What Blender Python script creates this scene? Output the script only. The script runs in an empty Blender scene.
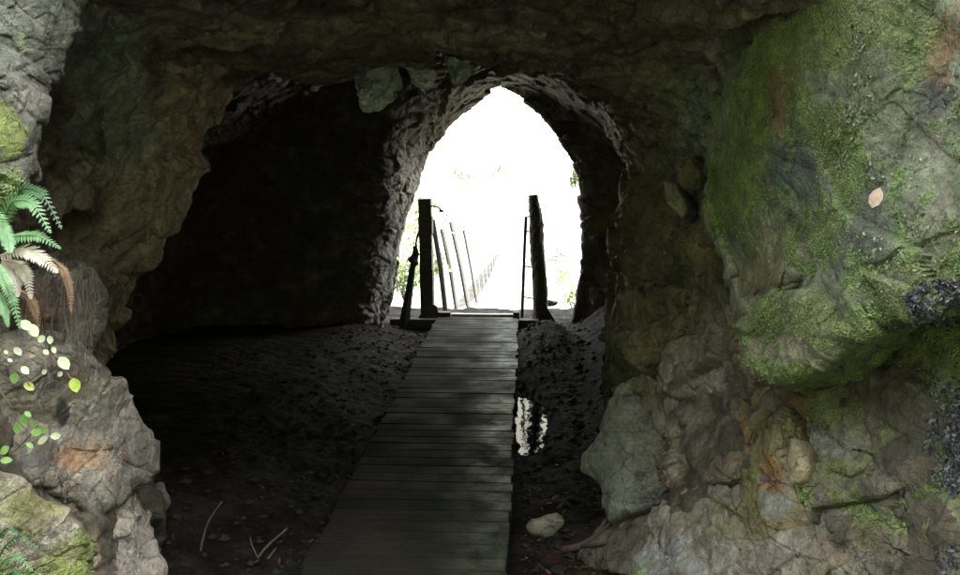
import bpy, math, random
import numpy as np
from mathutils import Vector
random.seed(7)
RNG = np.random.RandomState(11)
S = bpy.context.scene
COL = S.collection

# ------------------------------------------------------------------ camera
F = 900.0; CX, CY = 480.0, 287.5
PITCH = math.atan(136.5/900.0)
YAW = math.atan(46.0/900.0*math.cos(PITCH))
CAM = np.array([0.0, 0.0, 1.7])
cd = bpy.data.cameras.new('camera'); cam = bpy.data.objects.new('camera', cd); COL.objects.link(cam)
cam.location = CAM; cam.rotation_euler = (math.pi/2-PITCH, 0, YAW)
cd.sensor_width = 36; cd.lens = 36*F/960; cd.clip_start = .05; cd.clip_end = 2000
S.camera = cam
cp, sp, cy_, sy_ = math.cos(PITCH), math.sin(PITCH), math.cos(YAW), math.sin(YAW)
RIGHT = np.array([cy_, sy_, 0.0])
FWD = np.array([-sy_*cp, cy_*cp, -sp])
UP = np.cross(RIGHT, FWD)

def at(u, v, Y):
    """world point at depth Y (metres along the tunnel) seen where the photo shows (u, v)"""
    d = RIGHT*((u-CX)/F) + UP*(-(v-CY)/F) + FWD
    return CAM + d*(Y/d[1])

def proj(P):
    q = P-CAM
    z = q@FWD
    z = np.where(np.abs(z) < 1e-3, 1e-3, z)
    return CX + F*(q@RIGHT)/z, CY - F*(q@UP)/z, z

# ------------------------------------------------------------------ noise
PERM = RNG.permutation(4096).astype(np.int32)
RV = RNG.rand(4096, 4).astype(np.float32)

def hsh(ix, iy, iz, seed=0):
    h = PERM[(ix+seed*131) & 4095]
    h = PERM[(h+iy) & 4095]
    return PERM[(h+iz) & 4095]

def vnoise(p, seed=0):
    p = np.asarray(p, np.float32)
    i = np.floor(p).astype(np.int32); f = (p-i).astype(np.float32)
    w = f*f*f*(f*(f*6-15)+10)
    out = 0
    for dx in (0, 1):
        wx = w[:, 0] if dx else 1-w[:, 0]
        for dy in (0, 1):
            wy = w[:, 1] if dy else 1-w[:, 1]
            for dz in (0, 1):
                wz = w[:, 2] if dz else 1-w[:, 2]
                out = out + wx*wy*wz*RV[hsh(i[:, 0]+dx, i[:, 1]+dy, i[:, 2]+dz, seed), 0]
    return out*2-1

def fbm(p, octv=4, seed=0, gain=.5, lac=2.03):
    a, t, n = 1.0, 0, 0
    for k in range(octv):
        t = t + a*vnoise(p*lac**k+17.3*k, seed+k); n += a; a *= gain
    return t/n

def ridged(p, octv=4, seed=0):
    a, t, n = 1.0, 0, 0
    for k in range(octv):
        t = t + a*(1-2*np.abs(vnoise(p*2.1**k+9.1*k, seed+k))); n += a; a *= .5
    return t/n

def facets(p, seed=0, tilt=.5, step=.5, crack=.0, cw=.08):
    """blocky jointed rock: every cell of a jittered lattice is a plane of its own height and tilt"""
    p = np.asarray(p, np.float32); i = np.floor(p).astype(np.int32)
    n = len(p)
    d1 = np.full(n, 1e9, np.float32); d2 = d1.copy(); best = np.zeros(n, np.float32)
    for dx in (-1, 0, 1):
        for dy in (-1, 0, 1):
            for dz in (-1, 0, 1):
                h = hsh(i[:, 0]+dx, i[:, 1]+dy, i[:, 2]+dz, seed)
                r = RV[h]
                q = (p-(i+np.array([dx, dy, dz], np.int32)).astype(np.float32)) - r[:, :3]
                d = (q*q).sum(1)
                rr = RV[(h+77) & 4095]
                val = (r[:, 3]-.5)*step + ((rr[:, :3]-.5)*q).sum(1)*tilt*2
                m = d < d1
                d2 = np.where(m, d1, np.minimum(d2, d))
                best = np.where(m, val, best)
                d1 = np.where(m, d, d1)
    if crack:
        e = np.sqrt(d2)-np.sqrt(d1)
        best = best - crack*np.exp(-(e/cw)**2)
    return best

def rotp(p, a, b):
    ca, sa, cb, sb = math.cos(a), math.sin(a), math.cos(b), math.sin(b)
    R = np.array([[ca, -sa*cb, sa*sb], [sa, ca*cb, -ca*sb], [0, sb, cb]])
    return p@R

def sstep(a, b, x):
    t = np.clip((x-a)/(b-a), 0, 1); return t*t*(3-2*t)

# ------------------------------------------------------------------ mesh output
def tag(o, label=None, cat=None, group=None, kind=None):
    if label: o['label'] = label
    if cat: o['category'] = cat
    if group: o['group'] = group
    if kind: o['kind'] = kind
    return o

def link(name, me, mat, parent=None):
    o = bpy.data.objects.new(name, me); COL.objects.link(o)
    if mat: me.materials.append(mat)
    if parent is not None: o.parent = parent
    return o

def grid_mesh(name, P, mat, col=None, wrap=False, moss=None, parent=None):
    """P (n, m, 3) -> smooth quad mesh; wrap closes the first axis"""
    n, m = P.shape[:2]
    idx = np.arange(n*m).reshape(n, m)
    a = idx if wrap else idx[:-1]
    b = np.roll(idx, -1, 0) if wrap else idx[1:]
    q = np.stack([a[:, :-1], b[:, :-1], b[:, 1:], a[:, 1:]], -1).reshape(-1, 4)
    return raw_mesh(name, P.reshape(-1, 3), q, mat, col, moss, parent)

def raw_mesh(name, V, q, mat, col=None, moss=None, parent=None, smooth=True):
    me = bpy.data.meshes.new(name)
    k = q.shape[1]
    me.vertices.add(len(V)); me.vertices.foreach_set('co', np.ascontiguousarray(V, np.float32).ravel())
    me.loops.add(q.size); me.loops.foreach_set('vertex_index', np.ascontiguousarray(q, np.int32).ravel())
    me.polygons.add(len(q))
    me.polygons.foreach_set('loop_start', np.arange(0, q.size, k, dtype=np.int32))
    me.polygons.foreach_set('loop_total', np.full(len(q), k, np.int32))
    me.polygons.foreach_set('use_smooth', np.full(len(q), smooth))
    if col is not None:
        at_ = me.attributes.new('tint', 'FLOAT_COLOR', 'POINT')
        c4 = np.ones((len(V), 4), np.float32); c4[:, :3] = col
        if moss is not None: c4[:, 3] = moss
        at_.data.foreach_set('color', c4.ravel())
    me.update(); me.validate()
    return link(name, me, mat, parent)

def normals_grid(P, wrap=False):
    if wrap:
        du = np.roll(P, -1, 0)-np.roll(P, 1, 0)
    else:
        du = np.gradient(P, axis=0)
    dv = np.gradient(P, axis=1)
    N = np.cross(du, dv)
    return N/np.maximum(np.linalg.norm(N, axis=-1, keepdims=True), 1e-9)

class MB:
    """collects simple shapes for one part"""
    def __init__(s): s.v = []; s.f = []
    def add(s, v, f):
        o = len(s.v); s.v += [tuple(x) for x in v]; s.f += [tuple(i+o for i in q) for q in f]
    def box(s, c, h, ax=None, jit=0):
        ax = ax if ax is not None else np.eye(3)
        c = np.array(c, float); vs = []
        for sx in (-1, 1):
            for sy in (-1, 1):
                for sz in (-1, 1):
                    vs.append(c+ax[0]*sx*h[0]+ax[1]*sy*h[1]+ax[2]*sz*h[2]+np.array([random.uniform(-jit, jit) for _ in range(3)]))
        s.add(vs, [(0, 1, 3, 2), (4, 6, 7, 5), (0, 4, 5, 1), (2, 3, 7, 6), (0, 2, 6, 4), (1, 5, 7, 3)])
    def tube(s, pts, rad, n=8, noise=0, flat=1.0):
        pts = [np.array(p, float) for p in pts]; m = len(pts)
        rad = [rad]*m if not hasattr(rad, '__len__') else rad
        vs = []; ref = np.array([.31, .2, .93])
        for i, p in enumerate(pts):
            t = pts[min(i+1, m-1)]-pts[max(i-1, 0)]; t = t/max(np.linalg.norm(t), 1e-9)
            a = np.cross(t, ref); a /= max(np.linalg.norm(a), 1e-9); b = np.cross(t, a)
            for k in range(n):
                an = 2*math.pi*k/n
                r = rad[i]*(1+noise*random.uniform(-1, 1))
                vs.append(p+(a*math.cos(an)+b*math.sin(an)*flat)*r)
        fs = [(i*n+k, i*n+(k+1) % n, (i+1)*n+(k+1) % n, (i+1)*n+k) for i in range(m-1) for k in range(n)]
        fs += [tuple(range(n-1, -1, -1)), tuple((m-1)*n+k for k in range(n))]
        s.add(vs, fs)
    def build(s, name, mat, parent=None, smooth=False, bevel=0):
        me = bpy.data.meshes.new(name); me.from_pydata(s.v, [], s.f); me.update()
        if smooth:
            me.polygons.foreach_set('use_smooth', [True]*len(me.polygons))
        o = link(name, me, mat, parent)
        if bevel:
            b = o.modifiers.new('bevel', 'BEVEL'); b.width = bevel; b.segments = 2; b.limit_method = 'ANGLE'
        return o

def empty(name, loc=(0, 0, 0)):
    o = bpy.data.objects.new(name, None); COL.objects.link(o); o.location = loc; o.empty_display_size = .1
    return o

# ------------------------------------------------------------------ materials
def newmat(name):
    m = bpy.data.materials.new(name); m.use_nodes = True
    nt = m.node_tree; b = nt.nodes['Principled BSDF']
    return m, nt, b

def nd(nt, t, **kw):
    n = nt.nodes.new(t)
    for k, v in kw.items():
        if k.startswith('i_'): n.inputs[k[2:].replace('_', ' ')].default_value = v
        else: setattr(n, k, v)
    return n

def noise_node(nt, scale, detail=6, rough=.6, coord=None):
    n = nd(nt, 'ShaderNodeTexNoise'); n.inputs['Scale'].default_value = scale
    n.inputs['Detail'].default_value = detail; n.inputs['Roughness'].default_value = rough
    nt.links.new(coord, n.inputs['Vector']); return n

def maprange(nt, src, a, b, c, d):
    n = nd(nt, 'ShaderNodeMapRange'); n.clamp = True
    for k, v in zip((1, 2, 3, 4), (a, b, c, d)): n.inputs[k].default_value = v
    nt.links.new(src, n.inputs[0]); return n.outputs[0]

def mixcol(nt, fac, a, b, mode='MIX'):
    n = nd(nt, 'ShaderNodeMix', data_type='RGBA', blend_type=mode)
    for i, x in ((0, fac), (6, a), (7, b)):
        if hasattr(x, 'is_linked') or hasattr(x, 'links'): nt.links.new(x, n.inputs[i])
        elif i == 0: n.inputs[0].default_value = x
        else: n.inputs[i].default_value = (*x, 1)
    return n.outputs[2]

def math_(nt, op, a, b=None):
    n = nd(nt, 'ShaderNodeMath', operation=op)
    for i, x in ((0, a), (1, b)):
        if x is None: continue
        if hasattr(x, 'links'): nt.links.new(x, n.inputs[i])
        else: n.inputs[i].default_value = x
    return n.outputs[0]

def rock_material(name, bump=.7, spec=.4, r0=.45, r1=.9, dist=.02, specks=.3):
    m, nt, b = newmat(name)
    pos = nd(nt, 'ShaderNodeNewGeometry').outputs['Position']
    at_ = nd(nt, 'ShaderNodeAttribute', attribute_name='tint')
    n1 = noise_node(nt, 9, 8, .65, pos); n2 = noise_node(nt, 48, 6, .7, pos); n3 = noise_node(nt, 160, 4, .7, pos)
    v = nd(nt, 'ShaderNodeTexVoronoi', feature='DISTANCE_TO_EDGE'); v.inputs['Scale'].default_value = 11
    warp = nd(nt, 'ShaderNodeVectorMath', operation='MULTIPLY_ADD')
    nt.links.new(n1.outputs['Color'], warp.inputs[0]); warp.inputs[1].default_value = (.14, .14, .14); nt.links.new(pos, warp.inputs[2])
    nt.links.new(warp.outputs[0], v.inputs['Vector'])
    c = mixcol(nt, 1, at_.outputs['Color'], maprange(nt, n1.outputs[0], .3, .7, .6, 1.4), 'MULTIPLY')
    c = mixcol(nt, 1, c, maprange(nt, n2.outputs[0], .3, .7, .62, 1.38), 'MULTIPLY')
    c = mixcol(nt, 1, c, maprange(nt, n3.outputs[0], .3, .7, .75, 1.25), 'MULTIPLY')
    # pale mineral specks
    sp_ = maprange(nt, n3.outputs[0], .66, .74, 0, specks)
    c = mixcol(nt, sp_, c, (.36, .34, .29))
    v2 = nd(nt, 'ShaderNodeTexVoronoi', feature='DISTANCE_TO_EDGE'); v2.inputs['Scale'].default_value = 4.3
    wp2 = nd(nt, 'ShaderNodeVectorMath', operation='MULTIPLY_ADD'); nt.links.new(n1.outputs['Color'], wp2.inputs[0]); wp2.inputs[1].default_value = (.3, .3, .3); nt.links.new(pos, wp2.inputs[2]); nt.links.new(wp2.outputs[0], v2.inputs['Vector'])
    gate = maprange(nt, noise_node(nt, 2.7, 3, .5, pos).outputs[0], .42, .58, 0, 1)
    line = math_(nt, 'MULTIPLY', maprange(nt, v2.outputs['Distance'], 0, .022, 1, 0), gate)
    line = math_(nt, 'MAXIMUM', line, math_(nt, 'MULTIPLY', maprange(nt, v.outputs['Distance'], 0, .02, .8, 0), math_(nt, 'SUBTRACT', 1.0, gate)))
    c = mixcol(nt, math_(nt, 'MULTIPLY', line, .7), c, (.02, .018, .015))   # dirt held in the joints
    nt.links.new(c, b.inputs['Base Color'])
    nt.links.new(maprange(nt, n2.outputs[0], .3, .7, r0, r1), b.inputs['Roughness'])
    b.inputs['Specular IOR Level'].default_value = spec
    crack = maprange(nt, v.outputs['Distance'], 0, .05, -.5, 0)
    h = math_(nt, 'ADD', math_(nt, 'MULTIPLY', n2.outputs[0], .8), math_(nt, 'MULTIPLY', n3.outputs[0], .38))
    h = math_(nt, 'ADD', h, math_(nt, 'MULTIPLY', n1.outputs[0], 1.8))
    h = math_(nt, 'ADD', h, math_(nt, 'MULTIPLY', crack, .35)); h = math_(nt, 'SUBTRACT', h, math_(nt, 'MULTIPLY', line, .6))
    # alpha holds how mossy the spot is: moss adds a fine tufted relief
    mv = nd(nt, 'ShaderNodeTexVoronoi'); mv.inputs['Scale'].default_value = 130; nt.links.new(pos, mv.inputs['Vector'])
    h = math_(nt, 'ADD', h, math_(nt, 'MULTIPLY', math_(nt, 'MULTIPLY', mv.outputs['Distance'], at_.outputs['Alpha']), 1.2))
    bp = nd(nt, 'ShaderNodeBump'); bp.inputs['Strength'].default_value = bump; bp.inputs['Distance'].default_value = dist
    nt.links.new(h, bp.inputs['Height']); nt.links.new(bp.outputs[0], b.inputs['Normal'])
    return m

def plain(name, col, rough=.7, var=.35, scale=20, bump=.3, spec=.4, metal=0, sheen=None, trans=0):
    m, nt, b = newmat(name)
    pos = nd(nt, 'ShaderNodeNewGeometry').outputs['Position']
    n1 = noise_node(nt, scale, 6, .65, pos)
    c = mixcol(nt, 1, col, maprange(nt, n1.outputs[0], .3, .7, 1-var, 1+var), 'MULTIPLY')
    nt.links.new(c, b.inputs['Base Color'])
    b.inputs['Roughness'].default_value = rough; b.inputs['Metallic'].default_value = metal
    b.inputs['Specular IOR Level'].default_value = spec
    if bump:
        bp = nd(nt, 'ShaderNodeBump'); bp.inputs['Strength'].default_value = bump; bp.inputs['Distance'].default_value = .01
        nt.links.new(n1.outputs[0], bp.inputs['Height']); nt.links.new(bp.outputs[0], b.inputs['Normal'])
    if trans:
        t = nd(nt, 'ShaderNodeBsdfTranslucent'); nt.links.new(c, t.inputs['Color'])
        mx = nd(nt, 'ShaderNodeMixShader'); mx.inputs[0].default_value = trans
        nt.links.new(b.outputs[0], mx.inputs[1]); nt.links.new(t.outputs[0], mx.inputs[2])
        nt.links.new(mx.outputs[0], nt.nodes['Material Output'].inputs['Surface'])
    return m

ROCK = rock_material('weathered_rock')
WETROCK = rock_material('damp_rock', spec=.5, r0=.3, r1=.75)
GROUND = rock_material('tunnel_floor', bump=.9, spec=.08, r0=.55, r1=.95, specks=.03)

def lerp(a, b, t): return a+(b-a)*t[:, None]
C_GREY = np.array([.16, .15, .125]); C_BROWN = np.array([.125, .1, .07]); C_DARK = np.array([.05, .047, .04])
C_PALE = np.array([.32, .30, .25]); C_RUST = np.array([.26, .12, .045]); C_MOSS = np.array([.14, .2, .06])
C_MOSS2 = np.array([.17, .19, .075]); C_BLUE = np.array([.045, .06, .065]); C_OCHRE = np.array([.2, .135, .06])
C_TAN = np.array([.42, .33, .23]); C_PURP = np.array([.06, .055, .07]); C_LICH = np.array([.22, .27, .22])

def rock_colour(P, base=C_GREY, second=C_BROWN, dark=.45, pale=.25, moss=0.0, stains_and_light=(), seed=0, mossdir=None):
    """rock colour: mineral mottling, lichen, moss, marks and some painted-in light"""
    n1 = fbm(P*1.9, 4, seed); n2 = fbm(P*5.1+3, 4, seed+5); n3 = fbm(P*13+7, 3, seed+9)
    c = np.tile(base, (len(P), 1)).astype(np.float32)
    c = lerp(c, second, sstep(-.15, .35, n1))
    c = lerp(c, C_DARK, dark*sstep(.05, .4, n2))
    c = lerp(c, C_PALE, pale*sstep(.1, .42, fbm(P*7.7+11, 4, seed+21)))
    c *= (1+.35*n3)[:, None]
    mk = np.zeros(len(P), np.float32)
    u, v, z = proj(P)
    if moss > 0:
        mm = fbm(P*3.3+31, 4, seed+31)+.45*n3
        t = sstep(.25-moss*.75, .5-moss*.75, mm)
        mc = lerp(np.tile(C_MOSS, (len(P), 1)), C_MOSS2, sstep(-.1, .4, fbm(P*6.1, 3, seed+41)))*(1+.5*n3)[:, None]
        c = c*(1-t[:, None]*.9)+mc*t[:, None]*.9; mk = t
    for (su, sv, ru, rv, colr, st, *deep) in stains_and_light:
        wob = 1+.9*fbm(P*np.clip(300/max(ru, 6), 4, 24), 3, seed+51)+.35*n3
        d = np.sqrt(((u-su)/ru)**2+((v-sv)/rv)**2)*wob
        t = st*(1-sstep(.55, 1.1, d))
        if deep: t = t*(P[:, 1] < deep[0])                      # patch kept to the near face, so painted light stays off the recess
        c = lerp(c, np.array(colr), t)
        mk = mk*(1-t) if colr is not C_MOSS and colr is not C_MOSS2 else np.maximum(mk, t)
    return np.clip(c, .008, .8), mk

# ------------------------------------------------------------------ the tunnel: one skin of bedrock
def px(Y, *uv): return [at(u, v, Y) for u, v in uv]
ST = [
 ('a', px(9.42, (374,365),(383,322),(399,265),(408,215),(425,160),(451,124),(497,88),(531,106),(558,136),(576,172),(583,225),(578,288),(566,365))),
 ('b', px(9.3, (370,380),(382,325),(396,266),(406,213),(422,157),(449,120),(496,84),(547,94),(598,130),(626,170),(630,228),(626,295),(608,390))),
 ('c', px(8.7, (335,405),(360,335),(372,265),(377,200),(386,138),(412,88),(485,62),(552,78),(606,118),(634,170),(638,230),(632,300),(612,405))),
 ('q', px(8.4, (150,410),(205,340),(220,260),(245,175),(312,88),(400,52),(488,50),(556,70),(610,112),(637,168),(641,230),(634,300),(613,410))),
 ('d', px(7.0, (110,470),(95,350),(105,250),(170,150),(285,85),(400,55),(490,46),(565,60),(615,98),(638,165),(641,235),(630,320),(610,470))),
 ('e', px(5.2, (-60,540),(-60,400),(-40,280),(60,165),(200,70),(360,40),(480,40),(565,60),(612,98),(632,165),(624,250),(610,350),(598,540))),
 ('f', px(4.55, (-40,600),(-50,430),(-30,300),(80,180),(215,80),(370,45),(480,45),(580,70),(650,115),(685,170),(680,260),(648,370),(607,600))),
 ('g', px(4.25, (165,640),(133,430),(116,335),(163,240),(250,100),(360,64),(480,55),(580,72),(660,112),(692,175),(690,270),(642,390),(603,640))),
 ('h', px(3.5, (160,720),(140,480),(68,350),(62,230),(112,60),(290,-10),(470,-20),(620,0),(705,60),(738,160),(738,290),(700,420),(612,720))),
 ('i', px(2.9, (120,800),(95,560),(25,380),(-15,220),(35,0),(260,-60),(470,-70),(680,-55),(785,10),(828,150),(850,300),(830,450),(690,800))),
 ('j', px(2.4, (0,950),(-50,600),(-120,400),(-150,150),(-100,-100),(150,-190),(470,-230),(760,-190),(920,-60),(960,130),(1030,300),(1000,480),(850,950))),
 ('k', [np.array(p) for p in [(-2.6,1.8,-.6),(-2.8,1.8,.6),(-3,1.9,1.4),(-3,2,2.3),(-2.8,2.3,3.4),(-1.8,2.6,4.6),(-.3,2.8,5.6),(.9,2.6,5.5),(1.7,2,4),(1.5,1.9,2.3),(1.42,1.85,1.2),(1.3,1.85,.5),(1.0,1.85,-.6)]]),
 ('l', [np.array(p) for p in [(-4,.5,-.6),(-4.4,.6,.4),(-4.8,.8,1.0),(-5,1,1.7),(-4.7,2,3.2),(-3,3.4,6.0),(0,3.6,8.5),(2,3,8.5),(2.8,1.2,5),(2.1,.7,2.8),(1.75,.6,1.4),(1.5,.6,.6),(1.1,.6,-.6)]]),
 ('m', [np.array(p) for p in [(-7,-2.5,-.6),(-7.4,-2.4,.2),(-7.8,-2,.8),(-8.4,-1,1.4),(-8.5,2,4),(-5,5.5,9),(0,6,14),(4,5,14),(5,0,9),(3.2,-2,4.5),(2.6,-2.4,2),(2.2,-2.5,.8),(1.7,-2.5,-.6)]]),
]
def expand(P, Y, k, dz=0):
    c = np.array([-.45, 0, .3]); out = []
    for p in P:
        q = c+(p-c)*k; q[1] = Y; q[2] += dz
        if p[2] < 0: q[2] = p[2]-1.5*(k-1)
        out.append(q)
    return out
A = ST[0][1]
OUTER = [('w', [np.array([p[0]*1.0, 10.2, p[2]]) for p in expand(A, 10.2, 6.5)]), ('x', expand(A, 9.95, 3.0)), ('y', expand(A, 9.75, 1.5)), ('z', expand(A, 9.6, 1.1))]
NET = np.array([p for _, p in OUTER+ST])        # stations x control points x 3

def catmull(Pts, t, axis):
    """centripetal-ish Catmull-Rom along an axis for parameter t in [0, n-1]"""
    n = Pts.shape[axis]
    i = np.clip(np.floor(t).astype(int), 0, n-2); f = t-i
    g = lambda k: np.take(Pts, np.clip(i+k, 0, n-1), axis)
    sh = [1]*Pts.ndim; sh[axis] = len(t); f = f.reshape(sh)
    p0, p1, p2, p3 = g(-1), g(0), g(1), g(2)
    tau = .35
    m1, m2 = tau*(p2-p0), tau*(p3-p1)
    f2, f3 = f*f, f*f*f
    return (2*f3-3*f2+1)*p1+(f3-2*f2+f)*m1+(-2*f3+3*f2)*p2+(f3-f2)*m2

def dens(n, weights):
    """n parameter values over len(weights) intervals, denser where weights are larger"""
    w = np.array(weights, float); c = np.concatenate([[0], np.cumsum(w)/w.sum()])
    return np.interp(np.linspace(0, 1, n), c, np.arange(len(c)))

tY = dens(760, [8, 10, 10, 12, 34, 60, 40, 60, 70, 50, 40, 110, 110, 90, 70, 30, 20])
tS = dens(640, [50, 60, 60, 70, 70, 70, 60, 60, 70, 70, 70, 60])
P0 = catmull(catmull(NET, tS, 1), tY, 0)        # (Y, s, 3)
N0 = normals_grid(P0)
ctr = np.array([-.45, 0, .8]); ctr_d = ctr-P0; ctr_d[..., 1] = 0
mid = (P0.shape[0]*55)//100
if (N0[mid]*ctr_d[mid]).sum() < 0: N0 = -N0
V = P0.reshape(-1, 3); N = N0.reshape(-1, 3)
u, v, z = proj(V)
far = sstep(8.75, 9.25, V[:, 1])
amp = 1-.42*far
q = rotp(V, .5, .45)
d = .10*fbm(V*1.1, 3, 3)+.12*facets(q*np.array([1.5, 1.2, 2.4]), 1, .55, .65)
d += .06*facets(rotp(V, -.7, .3)*np.array([4.2, 3.6, 6.5])+.3*fbm(V*2, 2, 8)[:, None], 4, .6, .6, .25, .06)
d += .018*facets(rotp(V, 1.2, .9)*12+.5*fbm(V*5, 2, 12)[:, None], 6, .6, .7, .2)
d += .018*fbm(V*16, 4, 14, .6)
V = V+N*(d*amp)[:, None]
# the left recess ends in a sharp lip and the ceiling past it carries a few hanging flakes
stains_and_light = [
 (165, 200, 110, 190, (.36, .285, .2), .85, 4.36), (330, 32, 190, 26, (.2, .165, .115), .6, 4.36), (215, 150, 60, 60, (.36, .25, .165), .6, 4.36), (110, 100, 50, 120, (.27, .255, .2), .6, 4.36), (320, 255, 30, 60, (.2, .1, .05), .4, 4.36),  # brown wall colour with front light painted in, plus a lit band above
 (120, 130, 40, 40, C_LICH, .5), (105, 40, 45, 40, C_LICH, .6), (95, 150, 18, 16, C_MOSS2, .7), (70, 150, 20, 22, C_PALE, .4),
 (180, 20, 70, 18, C_PALE, .25), (520, 40, 50, 14, C_PALE, .25), (445, 110, 40, 40, (.16, .135, .095), .8), (420, 200, 25, 80, (.15, .135, .095), .8),
 (395, 290, 22, 60, (.22, .22, .2), .7),  # pale rim patches paint in light from the exit
 (672, 250, 62, 170, (.17, .155, .11), .75), (645, 400, 50, 80, (.16, .15, .115), .7), (640, 200, 40, 40, (.16, .135, .06), .5), (665, 95, 22, 40, C_MOSS2, .4), (700, 130, 30, 80, C_LICH, .4),
]
c, mk = rock_colour(V, np.array([.082, .07, .048]), np.array([.062, .049, .032]), .45, .2, 0, stains_and_light, 2)
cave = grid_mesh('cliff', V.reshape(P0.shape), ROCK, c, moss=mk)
tag(cave, 'dark rock face pierced by the rough walking tunnel', 'cliff', kind='structure')

# ------------------------------------------------------------------ ground
def ground_z(x, y):
    p = np.stack([x, y, 0*x], -1)
    zz = -.15+.04*fbm(p*1.7, 3, 60)+.02*fbm(p*6, 4, 61, .6)+.006*facets(p*np.array([13, 13, 1])+.4*fbm(p*3, 2, 62)[:, None], 9, .5, .7)+.006*fbm(p*22, 3, 64)
    zz += .16*sstep(.9, 1.8, -x)*sstep(2.0, 4.0, y)                        # rubble heaped along the left wall
    zz += .35*sstep(.35, .9, x)*sstep(2.6, 3.6, y)
    zz += .29*np.exp(-((x-.22)/.3)**2-((y-8.0)/.9)**2)                     # mound by the exit
    zz -= .16*np.exp(-((x-.04)/.135)**2-((y-6.2)/.75)**2)                   # hollow that holds water
    inside = sstep(-1.0, -.85, x)*sstep(-.04, -.2, x)
    zz = zz*(1-inside)+np.minimum(zz, -.13)*inside                        # stays under the boards
    zz = np.where(y > 8.9, zz*(1-sstep(8.9, 9.4, y))+sstep(8.9, 9.4, y)*(-.1+.04*fbm(p*5, 3, 63)), zz)
    zz -= 7*sstep(10.2, 15, y)
    return zz
gx = np.concatenate([np.linspace(-14, -2.6, 30), np.linspace(-2.55, 1.6, 380), np.linspace(1.7, 14, 30)])
gy = np.concatenate([np.linspace(-14, 2.3, 60), np.linspace(2.35, 9.9, 560), np.linspace(10, 16, 60)])
GX, GY = np.meshgrid(gx, gy, indexing='ij')
GZ = ground_z(GX.ravel(), GY.ravel())
GV = np.stack([GX.ravel(), GY.ravel(), GZ], -1)
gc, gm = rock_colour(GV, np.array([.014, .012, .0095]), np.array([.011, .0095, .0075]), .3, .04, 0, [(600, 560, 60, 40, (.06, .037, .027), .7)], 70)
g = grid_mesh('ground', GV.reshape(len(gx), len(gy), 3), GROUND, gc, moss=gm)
tag(g, 'damp rubbly tunnel floor of dark earth and stones', 'ground', kind='structure')

# far side of the gorge
hx = np.linspace(-420, 420, 160); hy = np.concatenate([np.linspace(15, 90, 110), np.linspace(94, 900, 50)])
HX, HY = np.meshgrid(hx, hy, indexing='ij'); hp = np.stack([HX.ravel(), HY.ravel(), 0*HX.ravel()], -1)
HZ = -7.4+np.clip(HY.ravel()-24, 0, 46)*.95+np.clip(HY.ravel()-70, 0, None)*.2+1.6*fbm(hp*.12, 4, 80)*sstep(20, 30, HY.ravel())
HV = np.stack([hp[:, 0], hp[:, 1], HZ], -1)
HILL = plain('bare_slope', (.08, .083, .07), .9, .3, .6, .3, .1)
tag(grid_mesh('hillside', HV.reshape(len(hx), len(hy), 3), HILL), 'pale open slope across the gorge', 'hillside', kind='structure')

# unseen green slope added behind the viewer to block low sky light
bx, by = np.linspace(-30, 30, 90), np.linspace(-30, -3.5, 60); BX, BY = np.meshgrid(bx, by, indexing='ij'); bp_ = np.stack([BX.ravel(), BY.ravel(), 0*BX.ravel()], -1)
BZ = -.5+14.5*sstep(-3.5, -10, BY.ravel())+.8*fbm(bp_*.5, 4, 85)+.25*fbm(bp_*2.5, 3, 86)
tag(grid_mesh('blocker_bank', np.stack([bp_[:, 0], bp_[:, 1], BZ], -1).reshape(len(bx), len(by), 3), plain('blocker_green', (.045, .06, .025), .9, .5, 4, .8)), 'unseen slope added to block low sky light from the tunnel mouth', 'blocker_bank', kind='structure')

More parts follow.
